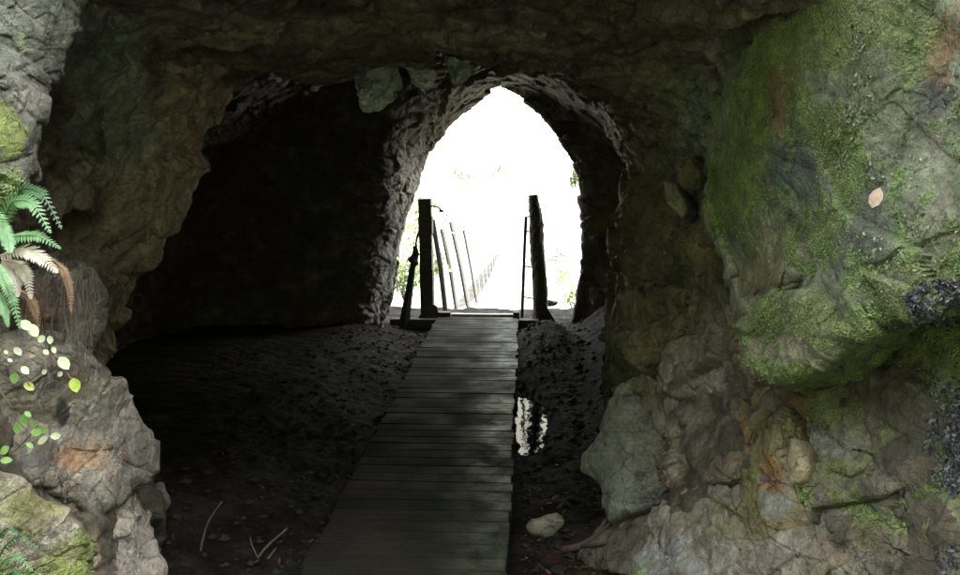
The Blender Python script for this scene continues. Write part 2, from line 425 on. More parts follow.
#PART2-BEGIN
# ------------------------------------------------------------------ separate blocks of rock
ROCKS = []
def rock(name, label, poly, T=.1, back=.35, base=C_GREY, second=C_BROWN, dark=.4, pale=.25, moss=0., stains_and_light=(), rough=1., seed=0,
         cat='rock', group=None, mat=None, res=1., edge=.55, fac=1., kind=None, dome=.62, push=-.08, grow=1.2, fs=.75):
    B = np.array([at(*p) for p in poly])
    n = len(B)
    seg = np.linalg.norm(np.roll(B, -1, 0)-B, axis=1); L = np.concatenate([[0], np.cumsum(seg)])
    pxl = np.array(poly)[:, :2]; per = np.linalg.norm(np.roll(pxl, -1, 0)-pxl, axis=1).sum()
    nt_ = int(np.clip(per*.9*res, 60, 520)); npn = int(np.clip(per*.36*res, 40, 300))
    tt = np.linspace(0, L[-1], nt_, endpoint=False)
    Bc = np.concatenate([B, B[:1]])
    R = np.stack([np.interp(tt, L, Bc[:, k]) for k in range(3)], -1)
    w_ = max(1, int(nt_*.008))                                             # soften the corners a little
    R = sum(np.roll(R, k, 0) for k in range(-w_, w_+1))/(2*w_+1)
    C = R.mean(0); R = C+(R-C)*grow; T = T*.8
    R = R+(R-C)*(.16*fbm(R*5+seed, 3, 26)+.10*facets(R*7+seed, 27, .3, .8))[:, None]*min(1, rough)
    toc = CAM-C; toc /= np.linalg.norm(toc)
    _, _, vh = np.linalg.svd(R-C); nn = vh[2]                              # the block faces along its own plane's normal
    if nn@toc < 0: nn = -nn
    nn = nn+toc*.35; nn /= np.linalg.norm(nn)
    C = C+nn*push; R = R+nn*push
    r_ = np.linspace(0.001, 1, int(npn*.72)); ph = np.concatenate([np.arcsin(r_**(1/edge)), np.linspace(math.pi/2, math.pi*.88, npn-len(r_)+1)[1:]])
    rho = np.sin(ph)**edge
    h = np.where(np.cos(ph) > 0, np.abs(np.cos(ph))**dome*T, -np.abs(np.cos(ph))**.9*back)
    P = C+(R[:, None]-C)*rho[None, :, None]+nn*h[None, :, None]
    N = normals_grid(P, True)
    if (N[:, npn//3]@nn).mean() < 0: N = -N
    V = P.reshape(-1, 3); NN = N.reshape(-1, 3)
    size = math.sqrt(seg.sum()/3)
    s_ = seed*1.37
    a = .065*facets(rotp(V+s_, .4+seed, .5)*np.array([3.4, 2.6, 5.2])*fs, 21+seed, .7, .55, .12, .05)*fac
    a = a+.022*facets(rotp(V+s_, -.5-seed, .8)*np.array([8, 6.5, 11])*fs+.35*fbm(V*4, 2, 3)[:, None], 22+seed, .6, .55, .22, .06)*fac
    a = a+.008*facets(rotp(V+s_, seed, .2)*24*fs+.5*fbm(V*9, 2, 5)[:, None], 23+seed, .6, .6, .2)*fac
    a = a+.02*fbm(V*3.1+s_, 3, 24)+.008*fbm(V*14+s_, 4, 25, .6)
    W = V+NN*(a*rough*min(1., size*1.3))[:, None]
    c, mk = rock_colour(W, base, second, dark, pale, moss, stains_and_light, 100+seed)
    o = grid_mesh(name, W.reshape(P.shape), mat or ROCK, c, wrap=True, moss=mk)
    tag(o, label, cat, group, kind)
    Ng = normals_grid(W.reshape(P.shape), True).reshape(-1, 3)
    if (Ng*NN).sum() < 0: Ng = -Ng
    ROCKS.append((o, W, Ng, mk))
    return o

GB = 'blocks of rock in the right wall'
mossface = rock('mossy_outcrop', 'big green mossy face filling the upper right wall above the dark undercut',
  [(728,80,3.55),(746,30,3.4),(786,6,3.1),(830,-40,2.8),(1000,-140,2.2),(1150,-100,1.9),(1180,150,1.9),(1100,280,2.0),(960,300,2.3),(905,322,2.45),(880,325,2.55),(835,300,2.8),(800,292,3.0),(770,318,3.2),(754,342,3.4),(736,280,3.55),(724,190,3.6)],
  T=.14, push=0., grow=1.0, back=.5, base=np.array([.16,.18,.12]), second=np.array([.14,.155,.09]), dark=.2, pale=.35, moss=.55, seed=1, res=1.1, edge=.45, dome=.6, fac=.75,
  stains_and_light=[(805,175,24,42,C_BLUE,.75),(778,105,12,40,(.16,.09,.06),.7),(776,165,14,26,C_BLUE,.6),(940,50,22,45,(.2,.12,.07),.75),(870,235,34,30,C_PURP,.7),(935,95,25,22,C_PURP,.5),
          (760,60,14,30,C_MOSS,.6),(765,320,40,40,(.14,.115,.07),.7),(740,120,14,50,C_MOSS,.7),(855,20,60,30,C_MOSS2,.5),(770,270,22,60,(.15,.13,.08),.7),(905,25,30,50,C_MOSS,.5)], cat='rock', fs=.5)
rock('mossy_ledge', 'bright green mossy lip of rock jutting out under the big mossy face',
  [(752,345,3.3),(768,318,3.25),(800,285,3.05),(838,292,2.82),(892,333,2.58),(850,366,2.72),(800,390,2.92),(774,391,3.02)],
  T=.10, back=.3, base=np.array([.13,.15,.07]), dark=.2, moss=.8, seed=2, res=1.6, fac=.8, push=.07, grow=1.0,
  stains_and_light=[(785,372,30,14,C_MOSS,.8),(820,320,60,26,C_MOSS2,.6),(757,345,12,14,C_BROWN,.7)])
rock('smooth_mossy_slab', 'smooth slope of mossy rock below the undercut at the right',
  [(790,400,3.15),(850,366,2.95),(900,338,2.78),(1000,310,2.5),(1150,300,2.1),(1150,700,2.05),(960,650,2.36),(908,540,2.56),(895,492,2.62),(868,457,2.76),(830,447,2.9),(802,432,3.08)],
  T=.06, back=.4, base=np.array([.16,.17,.09]), second=np.array([.12,.13,.06]), dark=.2, pale=.2, moss=.5, seed=3, edge=.4, fac=.7, fs=.6, push=-.06, grow=1.08,
  stains_and_light=[(945,430,26,60,C_PURP,.85),(840,420,26,40,(.2,.19,.15),.8),(930,480,30,40,C_MOSS,.6),(915,540,20,40,C_OCHRE,.6),(870,390,60,40,C_MOSS2,.5),(945,560,22,30,C_PURP,.5),(920,390,30,30,C_MOSS,.5)])
rock('cracked_block', 'cracked grey brown block low in the right wall beside the rusty block',
  [(797,470,3.0),(810,428,3.02),(835,447,2.86),(868,458,2.72),(893,492,2.6),(896,540,2.6),(884,630,2.6),(830,575,2.75),(802,522,2.9)],
  T=.11, base=np.array([.16,.15,.12]), second=np.array([.12,.105,.075]), dark=.5, pale=.3, moss=.1, seed=4, res=1.6, fac=1.4,
  stains_and_light=[(828,466,22,10,C_MOSS2,.7),(820,430,20,20,(.22,.21,.18),.7),(850,540,40,20,(.14,.1,.07),.6)])
rock('rust_stained_block', 'block with orange rust stain and a blue grey patch low in the right wall',
  [(745,455,3.2),(752,430,3.25),(778,413,3.1),(794,448,3.0),(792,488,2.95),(802,520,2.9),(790,534,2.9),(770,538,2.95),(748,515,3.1),(741,480,3.2)],
  T=.12, base=np.array([.19,.15,.085]), second=np.array([.13,.11,.05]), dark=.25, seed=5, res=2,
  stains_and_light=[(769,478,15,24,(.22,.11,.045),.7),(776,508,17,19,(.16,.165,.155),.7),(752,480,9,28,(.13,.125,.045),.7),(765,430,20,14,(.14,.13,.06),.6)])
rock('ochre_shelf', 'ochre brown stepped rock just above the rusty block',
  [(735,398,3.45),(752,385,3.35),(772,392,3.2),(790,400,3.12),(800,425,3.06),(790,450,3.04),(772,420,3.14),(752,432,3.28),(742,455,3.28),(722,425,3.5)],
  T=.08, base=np.array([.2,.135,.065]), second=np.array([.13,.09,.05]), dark=.5, seed=6, res=2)
rock('tan_wedge', 'small tan wedge of rock standing between the rusty and cracked blocks',
  [(786,440,2.95),(795,443,2.93),(800,462,2.88),(797,474,2.87),(786,476,2.9),(783,458,2.94)], T=.05, back=.15, base=np.array([.3,.25,.16]), second=np.array([.24,.2,.12]), dark=.1, seed=7, res=2, rough=.6)
rock('pale_upright_slab', 'tall thin pale slab standing against the left edge of the mossy face',
  [(722,187,3.75),(741,192,3.65),(747,240,3.56),(753,275,3.5),(761,302,3.42),(748,312,3.48),(736,285,3.62),(725,232,3.72)], T=.06, base=np.array([.2,.18,.145]), second=np.array([.16,.14,.11]), dark=.15, seed=8, res=2, rough=.5)
rock('pale_slab', 'broad pale slab leaning at the foot of the tall thin slab',
  [(708,262,3.85),(722,248,3.78),(735,262,3.68),(749,302,3.58),(738,322,3.6),(722,300,3.72),(712,285,3.82)], T=.05, base=np.array([.19,.18,.15]), second=np.array([.15,.14,.11]), dark=.2, seed=9, res=2, rough=.6)
rock('brown_rock', 'smooth brown block tucked under the left end of the mossy face',
  [(748,318,3.42),(752,270,3.42),(768,238,3.3),(788,262,3.16),(800,300,3.08),(797,328,3.1),(772,340,3.25),(752,338,3.4)], T=.09, base=np.array([.17,.15,.09]), second=np.array([.13,.13,.07]), dark=.2, moss=.15, seed=10, res=1.8, rough=.6, push=.02)
rock('pale_chip', 'small pale four sided slab set in the middle of the right wall',
  [(722,358,3.55),(733,346,3.48),(743,362,3.42),(742,380,3.4),(732,392,3.44),(724,378,3.52)], T=.04, back=.2, base=np.array([.27,.26,.2]), second=np.array([.22,.21,.16]), dark=.1, seed=11, res=2.5, rough=.45)
rock('tan_slab', 'tan angular slab immediately right of the small pale slab',
  [(743,364,3.4),(766,370,3.28),(768,385,3.24),(760,405,3.26),(748,408,3.34),(738,394,3.42)], T=.05, base=np.array([.18,.155,.105]), dark=.2, seed=12, res=2.5, rough=.6)
rock('rounded_boulder', 'rounded grey boulder bulging from the wall left of the small pale slab',
  [(658,368,3.95),(666,345,3.95),(685,335,3.85),(706,338,3.76),(722,352,3.66),(720,385,3.6),(692,397,3.72),(668,388,3.86)], T=.11, base=np.array([.21,.2,.165]), second=np.array([.17,.155,.12]), dark=.35, pale=.4, seed=13, res=2)
rock('layered_block', 'dark layered block at the tunnel edge below the rounded boulder',
  [(612,398,4.15),(638,376,4.05),(664,388,3.9),(690,415,3.75),(694,446,3.68),(655,442,3.82),(632,426,3.98)], T=.1, base=np.array([.17,.16,.13]), dark=.5, pale=.4, seed=14, res=2, fac=1.3)
rock('grey_wedge', 'smooth pale grey wedge of rock at the foot of the right tunnel edge',
  [(598,480,4.05),(583,470,4.12),(585,455,4.12),(601,437,4.08),(607,405,4.12),(624,393,4.08),(644,424,3.93),(656,441,3.86),(672,470,3.76),(655,494,3.72),(632,500,3.76),(606,516,3.82)], T=.14, base=np.array([.155,.155,.135]), second=np.array([.125,.12,.1]), dark=.35, pale=.15, seed=15, res=1.8, fac=.7, rough=.8)
rock('brown_ledge', 'rough brown ledge between the grey wedge and the rusty block',
  [(652,452,3.82),(690,442,3.7),(722,436,3.5),(745,470,3.24),(744,498,3.18),(700,510,3.4),(668,500,3.62)], T=.12, base=np.array([.2,.165,.11]), second=np.array([.15,.115,.08]), dark=.5, pale=.4, seed=16, res=1.8, fac=1.4)
rock('pale_boulder', 'big pale boulder sloping up from the ground at the bottom right',
  [(590,690,3.2),(640,565,3.4),(676,512,3.48),(712,496,3.36),(752,516,3.1),(800,540,2.88),(850,582,2.7),(900,660,2.5),(700,740,2.75)], T=.17, base=np.array([.2,.178,.14]), second=np.array([.16,.13,.095]), dark=.4, pale=.5, seed=17, moss=.08, res=1.2,
  stains_and_light=[(655,560,40,26,(.24,.25,.24),.6),(740,520,40,20,(.15,.13,.07),.6)])
rock('low_slab', 'low brown slab lying on the ground under the grey wedge',
  [(575,548,3.95),(606,520,3.95),(640,503,3.8),(684,508,3.6),(668,545,3.5),(620,566,3.6),(585,560,3.85)], T=.06, base=np.array([.12,.1,.075]), second=np.array([.1,.075,.06]), dark=.4, seed=18, res=1.8)
rock('pale_shard', 'thin pale shard lodged high in the dark part of the right wall',
  [(661,180,4.12),(671,184,4.08),(681,204,4.02),(676,212,4.02),(664,198,4.08)], T=.04, back=.2, base=np.array([.2,.19,.14]), dark=.1, seed=19, res=3, rough=.4)
rock('jutting_stone', 'ochre stone jutting beneath the thin pale shard in the dark wall',
  [(676,225,4.05),(700,215,3.95),(712,235,3.86),(708,262,3.86),(690,272,3.94),(678,255,4.02)], T=.07, base=np.array([.19,.17,.09]), dark=.3, seed=20, res=2)
rock('greenish_lump', 'yellow green lump of stone above the thin pale shard',
  [(672,165,4.05),(684,160,4.0),(692,172,3.97),(688,186,3.97),(676,184,4.03)], T=.05, back=.2, base=np.array([.15,.15,.06]), dark=.2, seed=27, res=3, rough=.5)
rock('rough_shoulder', 'rough dark shoulder of rock along the right tunnel edge above the layered block',
  [(614,300,4.4),(628,285,4.3),(660,290,4.1),(688,300,3.95),(700,325,3.85),(668,342,3.98),(640,360,4.1),(615,350,4.3)], T=.1, base=np.array([.17,.155,.115]), second=np.array([.14,.11,.07]), dark=.5, pale=.45, seed=28, res=1.8, fac=1.5)
# left side
rock('pale_outcrop', 'pale grey tan outcrop at the left with a painted-on dark hollow and a rusty crack',
  [(-120,350,2.6),(0,345,2.75),(60,350,2.9),(100,364,3.05),(127,398,3.2),(145,430,3.28),(150,468,3.28),(120,492,3.12),(92,520,2.98),(40,484,2.8),(-120,440,2.5)], T=.17, back=.45,
  base=np.array([.25,.235,.2]), second=np.array([.2,.175,.14]), dark=.3, pale=.5, seed=31, res=1.2, fac=.5, fs=.6, push=-.03, grow=1.05,
  stains_and_light=[(80,455,28,14,(.34,.2,.11),.8),(62,412,8,18,(.03,.025,.02),.9),(40,380,30,20,(.12,.11,.1),.6),(95,390,30,20,(.3,.24,.18),.5),(30,460,30,10,(.1,.1,.095),.6),(105,450,20,30,(.28,.22,.17),.5)])  # near-black spot paints the shade of a hollow
rock('pale_pillar', 'pale lumpy column of rock at the bottom left beside the tunnel floor',
  [(94,516,3.0),(118,492,3.1),(146,472,3.22),(142,492,3.24),(152,530,3.22),(166,562,3.16),(174,650,3.05),(100,670,2.85),(96,570,2.93)], T=.12, base=np.array([.27,.24,.2]), second=np.array([.2,.16,.13]), dark=.3, pale=.5, seed=32, res=1.7)
rock('yellow_moss_slope', 'sloping rock with yellow green moss in the bottom left corner',
  [(-120,445,2.5),(10,470,2.65),(50,494,2.74),(94,532,2.85),(102,600,2.84),(90,680,2.78),(-120,720,2.3)], T=.13, push=.02, grow=1.03, back=.4, base=np.array([.24,.22,.16]), second=np.array([.2,.2,.1]), dark=.2, pale=.4, moss=.45, seed=33, res=1.2, fac=.6,
  stains_and_light=[(30,510,40,22,(.2,.2,.05),.6),(70,560,26,30,(.19,.21,.05),.6),(60,530,20,16,(.28,.25,.22),.6)])
rock('hanging_buttress', 'grey green buttress hanging down in the upper left corner',
  [(78,14,2.72),(62,66,2.68),(35,130,2.6),(12,188,2.52),(-8,216,2.46),(-150,230,2.2),(-180,-60,2.2),(-20,-120,2.5),(84,-60,2.75)], push=0., grow=1.02, T=.12, back=.3, fs=.6, base=np.array([.125,.13,.108]), second=np.array([.095,.1,.08]), dark=.5, pale=.3, moss=.08, seed=34, res=1.2,
  stains_and_light=[(8,135,16,26,(.2,.24,.06),.8)])
rock('ribbed_arch_stone', 'lichen spotted rib of rock behind the hanging buttress at upper left',
  [(82,20,3.5),(110,-10,3.5),(150,-20,3.6),(140,60,3.7),(112,140,3.75),(100,165,3.65),(86,160,3.55),(76,100,3.5)], T=.08, base=np.array([.13,.13,.105]), second=np.array([.11,.1,.07]), dark=.4, pale=.5, fs=.7, seed=35, res=1.4, fac=1.4,
  stains_and_light=[(92,145,12,14,C_MOSS2,.6),(105,40,20,30,C_LICH,.6)])
GP = 'pale flakes hanging from the tunnel ceiling'
FL = dict(base=np.array([.52,.56,.49]), second=np.array([.4,.44,.38]), dark=.75, pale=.2, res=3, group=GP, push=0., grow=1., rough=1., fac=1.2, fs=1.6, back=.3)
rock('ceiling_flake', 'largest pale greenish flake hanging from the dark ceiling, with a pointed lower end', [(364,60,4.62),(384,58,4.62),(400,62,4.62),(391,73,4.58),(377,83,4.55),(357,90,4.54),(360,84,4.55),(371,77,4.58),(363,69,4.6)], T=.06, seed=36, **FL)
rock('ceiling_flake', 'small pale chip at the ceiling just left of the largest flake', [(349,62,4.62),(358,59,4.62),(366,61,4.62),(362,67,4.6),(351,68,4.6)], T=.04, seed=37, **FL)
rock('ceiling_flake', 'pale lens shaped flake at the ceiling between the largest flake and the bright exit', [(402,63,4.62),(416,56,4.62),(432,63,4.6),(420,70,4.58),(405,68,4.6)], T=.05, seed=38, **FL)
rock('ceiling_flake', 'pale flake at the ceiling nearest the bright exit', [(445,55,4.6),(470,58,4.6),(463,65,4.58),(454,71,4.57),(449,65,4.58)], T=.04, seed=47, **FL)

# loose stones on the floor
GS = 'loose stones beside the boardwalk'
def stone(label, u, v, Y, ru, rv, colr, seed, rot=0, name='stone'):
    pl = []
    for k in range(14):
        a = 2*math.pi*k/14; r = 1+.12*math.sin(3*a+seed)+.07*math.sin(5*a+2*seed)
        x, y = math.cos(a)*ru*r, math.sin(a)*rv*r
        pl.append((u+x*math.cos(rot)-y*math.sin(rot), v+x*math.sin(rot)+y*math.cos(rot), Y))
    return rock(name, label, pl, T=ru/F*Y*.6, back=ru/F*Y*.6, base=np.array(colr), second=np.array(colr)*.75, dark=.2, pale=.2, seed=seed, rough=.45, group=GS, res=2.5, dome=.8, edge=.8, fac=.6, cat='stone', push=0., grow=1.)
stone('oval grey stone lying beside the boardwalk near the dark branch', 546, 526, 4.2, 20, 11, (.2,.19,.15), 41, -.25)
stone('pale round stone touching the right edge of the boardwalk at the bottom', 523, 568, 3.95, 13, 11, (.2,.18,.15), 42)
stone('flat stone left of the boardwalk between two dead sticks', 284, 559, 4.0, 18, 5.5, (.15,.14,.12), 43, .1)
stone('small pale stone at the foot of the curved stem on the left', 200, 575, 3.85, 10, 6, (.2,.19,.17), 44)
stone('grey stone leaning against the left rock behind the pale column', 158, 500, 3.95, 11, 18, (.16,.155,.14), 45, .2)
stone('grey pebble on the ledge right of the exit post', 551, 303, 9.6, 7, 4, (.3,.3,.28), 46)

# ------------------------------------------------------------------ boardwalk
WOOD = None
def wood_material(name, base, algae, rough=(.3, .6), spec=.5, board=50., strip=False):
    m, nt, b = newmat(name)
    pos = nd(nt, 'ShaderNodeNewGeometry').outputs['Position']
    sc = nd(nt, 'ShaderNodeVectorMath', operation='MULTIPLY'); nt.links.new(pos, sc.inputs[0]); sc.inputs[1].default_value = (2.5, 60, 60)
    gr = noise_node(nt, 1, 5, .6, sc.outputs[0]); n2 = noise_node(nt, 3.3, 6, .65, pos); n3 = noise_node(nt, 90, 4, .6, pos); n4 = noise_node(nt, 1.1, 5, .6, pos)
    c = mixcol(nt, 1, base, maprange(nt, gr.outputs[0], .3, .7, .55, 1.4), 'MULTIPLY')
    bd = nd(nt, 'ShaderNodeMath', operation='FLOOR'); sx = nd(nt, 'ShaderNodeSeparateXYZ'); nt.links.new(pos, sx.inputs[0])
    nt.links.new(math_(nt, 'DIVIDE', sx.outputs[1], board), bd.inputs[0]); wn = nd(nt, 'ShaderNodeTexWhiteNoise', noise_dimensions='1D'); nt.links.new(bd.outputs[0], wn.inputs['W'])
    c = mixcol(nt, 1, c, maprange(nt, wn.outputs['Value'], 0, 1, .6, 1.45), 'MULTIPLY')
    c = mixcol(nt, maprange(nt, n2.outputs[0], .5, .68, 0, .75), c, algae)
    c = mixcol(nt, maprange(nt, n4.outputs[0], .5, .64, 0, .6), c, (.03, .026, .02))
    c = mixcol(nt, 1, c, maprange(nt, n3.outputs[0], .3, .7, .7, 1.3), 'MULTIPLY')
    nt.links.new(c, b.inputs['Base Color']); b.inputs['Specular IOR Level'].default_value = spec
    rg = maprange(nt, n2.outputs[0], .35, .65, rough[0], rough[1])
    if strip:
        edge_ = math_(nt, 'MULTIPLY', maprange(nt, sx.outputs[0], -.42, -.14, 0, 1), maprange(nt, noise_node(nt, 7, 4, .7, pos).outputs[0], .3, .72, 0, 1))
        c = mixcol(nt, edge_, c, (.02, .028, .013)); nt.links.new(c, b.inputs['Base Color'])
        rg = math_(nt, 'SUBTRACT', rg, math_(nt, 'MULTIPLY', edge_, .3))
        nt.links.new(math_(nt, 'ADD', spec, math_(nt, 'MULTIPLY', edge_, .4)), b.inputs['Specular IOR Level'])
    nt.links.new(rg, b.inputs['Roughness'])
    h = math_(nt, 'ADD', gr.outputs[0], math_(nt, 'MULTIPLY', n3.outputs[0], 1.3))
    bp = nd(nt, 'ShaderNodeBump'); bp.inputs['Strength'].default_value = .6; bp.inputs['Distance'].default_value = .006
    nt.links.new(h, bp.inputs['Height']); nt.links.new(bp.outputs[0], b.inputs['Normal'])
    return m
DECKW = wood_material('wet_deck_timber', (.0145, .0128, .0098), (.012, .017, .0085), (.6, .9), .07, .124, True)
POSTW = wood_material('old_post_timber', (.07, .062, .05), (.05, .06, .035), (.6, .9), .3)
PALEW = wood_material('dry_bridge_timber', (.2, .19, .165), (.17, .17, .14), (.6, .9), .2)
STEEL = plain('dark_weathered_steel', (.018, .017, .016), .7, .4, 40, .3, .4)
GALV = plain('galvanised_wire', (.55, .56, .57), .45, .2, 40, .1, .5, .3)

bw = empty('boardwalk', (-.487, 5, 0))
tag(bw, 'narrow wet plank boardwalk running through the dark tunnel to the exit', 'boardwalk')
def child(mb_or_o, root):
    mb_or_o.parent = root; mb_or_o.location = -Vector(root.location); return mb_or_o
mb = MB(); y = -.124*16+.0025
while y < 9.12:
    wd = .119
    zz = -.022+random.uniform(-.002, .002); tl = random.uniform(-.006, .006)
    x0, x1 = -.912+random.uniform(-.014, .012), -.064+random.uniform(-.012, .012)
    ax = np.array([[1, random.uniform(-.002, .002), tl], [0, 1, random.uniform(-.02, .02)], [-tl, 0, 1]])
    mb.box(((x0+x1)/2, y+wd/2, zz), ((x1-x0)/2, wd/2, .02), ax); y += wd+.005
child(mb.build('decking', DECKW, None, bevel=.005), bw)
for x in (-.86, -.116):
    mb = MB(); mb.box((x, 3.5, -.105), (.03, 5.6, .06)); child(mb.build('bearer', DECKW, None, bevel=.004), bw)

sl = MB(); sl.box((-.62, 9.19, -.075), (.78, .06, .05)); o = sl.build('sleeper', POSTW, None, bevel=.01)
tag(o, 'dark timber sleeper lying across under the far end of the boardwalk', 'timber beam')

# gate posts
def grain_post(name, pts, rad, n=14, noise=.05):
    m_ = MB(); P_ = []; R_ = []
    for i in range(len(pts)-1):
        for k in range(8):
            t = k/8; P_.append(np.array(pts[i])*(1-t)+np.array(pts[i+1])*t); R_.append(rad[i]*(1-t)+rad[i+1]*t)
    P_.append(np.array(pts[-1])); R_.append(rad[-1])
    m_.tube(P_, R_, n, noise); return m_
lp = empty('gate_post', at(427, 318, 9.3)); tag(lp, 'straight square dark timber post left of the boardwalk end', 'post', 'timber posts at the tunnel exit')
a_, b_ = at(428, 320, 9.3), at(425, 199, 9.3)
zax = (b_-a_)/np.linalg.norm(b_-a_); xax = np.cross([0, 1, 0], zax); xax /= np.linalg.norm(xax); yax = np.cross(zax, xax)
m_ = MB()
for k in range(7):
    m_.box(a_+(b_-a_)*((k+.5)/7), (.069+random.uniform(-.004, .004), .07, np.linalg.norm(b_-a_)/14+.0005*k), np.array([xax, yax, zax]), .002)
child(m_.build('timber', POSTW, None, bevel=.006), lp)
m_ = MB()
foot = [at(u, v, Y) for Y in (9.22, 9.42) for u, v in ((414, 322), (440, 322), (437, 306), (430, 303))]
m_.add(foot, [(0, 1, 2, 3), (7, 6, 5, 4), (0, 4, 5, 1), (1, 5, 6, 2), (2, 6, 7, 3), (3, 7, 4, 0)]); child(m_.build('foot_wedge', POSTW, None, bevel=.005), lp)
m_ = MB(); m_.tube([at(431, 206, 9.25), at(438, 207, 9.25), at(443, 212, 9.3)], .009, 6); m_.box(at(441, 211, 9.28), (.02, .015, .012)); child(m_.build('hook', STEEL, None), lp)

rp = empty('gate_post', at(540, 320, 9.3)); tag(rp, 'rough split timber post right of the boardwalk end', 'post', 'timber posts at the tunnel exit')
m_ = grain_post('t', [at(541, 323, 9.3), at(540, 285, 9.3), at(537, 250, 9.3), at(535, 215, 9.3), at(533, 195, 9.3)], [.085, .075, .072, .062, .045], 16, .09)
child(m_.build('timber', POSTW, None), rp)
m_ = grain_post('t', [at(541, 250, 9.32), at(539, 225, 9.32), at(539, 208, 9.32)], [.03, .05, .02], 9, .1); child(m_.build('splinter', POSTW, None), rp)
m_ = MB(); foot = [at(u, v, Y) for Y in (9.24, 9.4) for u, v in ((538, 322), (556, 322), (546, 306), (541, 292))]
m_.add(foot, [(0, 1, 2, 3), (7, 6, 5, 4), (0, 4, 5, 1), (1, 5, 6, 2), (2, 6, 7, 3), (3, 7, 4, 0)]); child(m_.build('foot_wedge', POSTW, None, bevel=.004), rp)

# thin pipe frame beside the right post
pf = empty('pipe_frame', at(524, 316, 9.34)); tag(pf, 'thin pipe frame with short rungs fixed to the rough right post', 'railing')
m_ = MB(); m_.tube([at(522, 318, 9.34), at(524, 260, 9.34), at(526, 217, 9.34), at(533, 216, 9.34)], .017, 8); child(m_.build('upright', STEEL, None), pf)
for v in (231, 266, 297):
    m_ = MB(); m_.tube([at(524, v, 9.34), at(536, v+2, 9.34)], .008, 6); child(m_.build('rung', STEEL, None), pf)

# anchor cable on the left
ac = empty('anchor_cable', at(403, 322, 9.15)); tag(ac, 'dark anchor cable with turnbuckle slanting down left of the left post', 'cable')
m_ = MB(); m_.tube([at(422, 222, 9.3), at(417, 238, 9.25), at(415, 250, 9.2)], .012, 8); child(m_.build('wire', STEEL, None), ac)
m_ = MB(); m_.tube([at(415, 246, 9.2), at(416, 254, 9.2), at(413, 260, 9.2), at(416, 266, 9.2)], [.02, .04, .05, .03], 9, .12); child(m_.build('turnbuckle', STEEL, None), ac)
m_ = MB(); m_.tube([at(414, 258, 9.2), at(411, 280, 9.18), at(408, 300, 9.16), at(404, 326, 9.15)], [.03, .036, .045, .06], 10, .12); child(m_.build('rod', STEEL, None), ac)

# ------------------------------------------------------------------ suspension bridge beyond the exit
def bz(Y): return -.165*(Y-9.5)+.0042*(Y-9.5)**2
br = empty('footbridge', (-.5, 9.5, 0)); tag(br, 'sunlit suspension footbridge sagging away beyond the exit with leaning rail posts', 'bridge')
m_ = MB(); Y = 9.24
while Y < 40:
    m_.box((-.49, Y+.09, bz(Y+.09)-.05), (.40, .088, .02), np.array([[1, 0, 0], [0, 1, -.165+.0084*(Y-9.5)], [0, 0, 1]])); Y += .186
child(m_.build('decking', PALEW, None), br)
for u0, u1 in ((438, 451), (513, 519.5)):
    m_ = MB(); c = at((u0+u1)/2, 315, 9.2); m_.box(c, ((u1-u0)/2/F*9.2, .045, .034)); child(m_.build('kerb_block', POSTW, None, bevel=.004), br)
tops = []
for ub, vb, ut, vt, Y, r in ((445.5, 311, 432.5, 220, 9.6, .022), (457, 311, 442, 229, 11.0, .022), (469, 310, 451, 222, 12.6, .026), (478, 309, 464, 230, 14.2, .022)):
    m_ = MB(); a_, b_ = at(ub, vb, Y), at(ut, vt, Y); m_.tube([a_, a_*.5+b_*.5+np.array([.012, 0, 0]), b_], r*1.3, 7, .1); child(m_.build('rail_post', STEEL, None), br); tops.append(b_)
for side in (-1, 1):
    pts = []
    for k in range(26):
        Y = 9.6+k*1.2; pts.append((-.49+side*(.52), Y, bz(Y)+1.02))
    m_ = MB(); m_.tube(pts, .004, 6); child(m_.build('hand_cable', GALV, None), br)
for side in (-1, 1):
    for k in range(1, 14):
        Y = 14.2+k*1.8; m_ = MB(); m_.tube([(-.49+side*.4, Y, bz(Y)-.05), (-.49+side*.52, Y, bz(Y)+1.02)], .0015, 5); child(m_.build('hanger_wire', GALV, None), br)

# ------------------------------------------------------------------ water beside the boardwalk
m, nt, b = newmat('still_water')
b.inputs['Base Color'].default_value = (.012, .012, .01, 1); b.inputs['Roughness'].default_value = .03; b.inputs['IOR'].default_value = 1.33
pos = nd(nt, 'ShaderNodeNewGeometry').outputs['Position']; n1 = noise_node(nt, 9, 3, .5, pos)
bp = nd(nt, 'ShaderNodeBump'); bp.inputs['Strength'].default_value = .12; bp.inputs['Distance'].default_value = .02
nt.links.new(n1.outputs[0], bp.inputs['Height']); nt.links.new(bp.outputs[0], b.inputs['Normal'])
xs, ys = np.linspace(-.2, .55, 12), np.linspace(4.4, 7.2, 30); WX, WY = np.meshgrid(xs, ys, indexing='ij')
tag(grid_mesh('water', np.stack([WX, WY, WX*0-.20], -1), m), 'small pool of still water reflecting the bright exit', 'water', kind='structure')

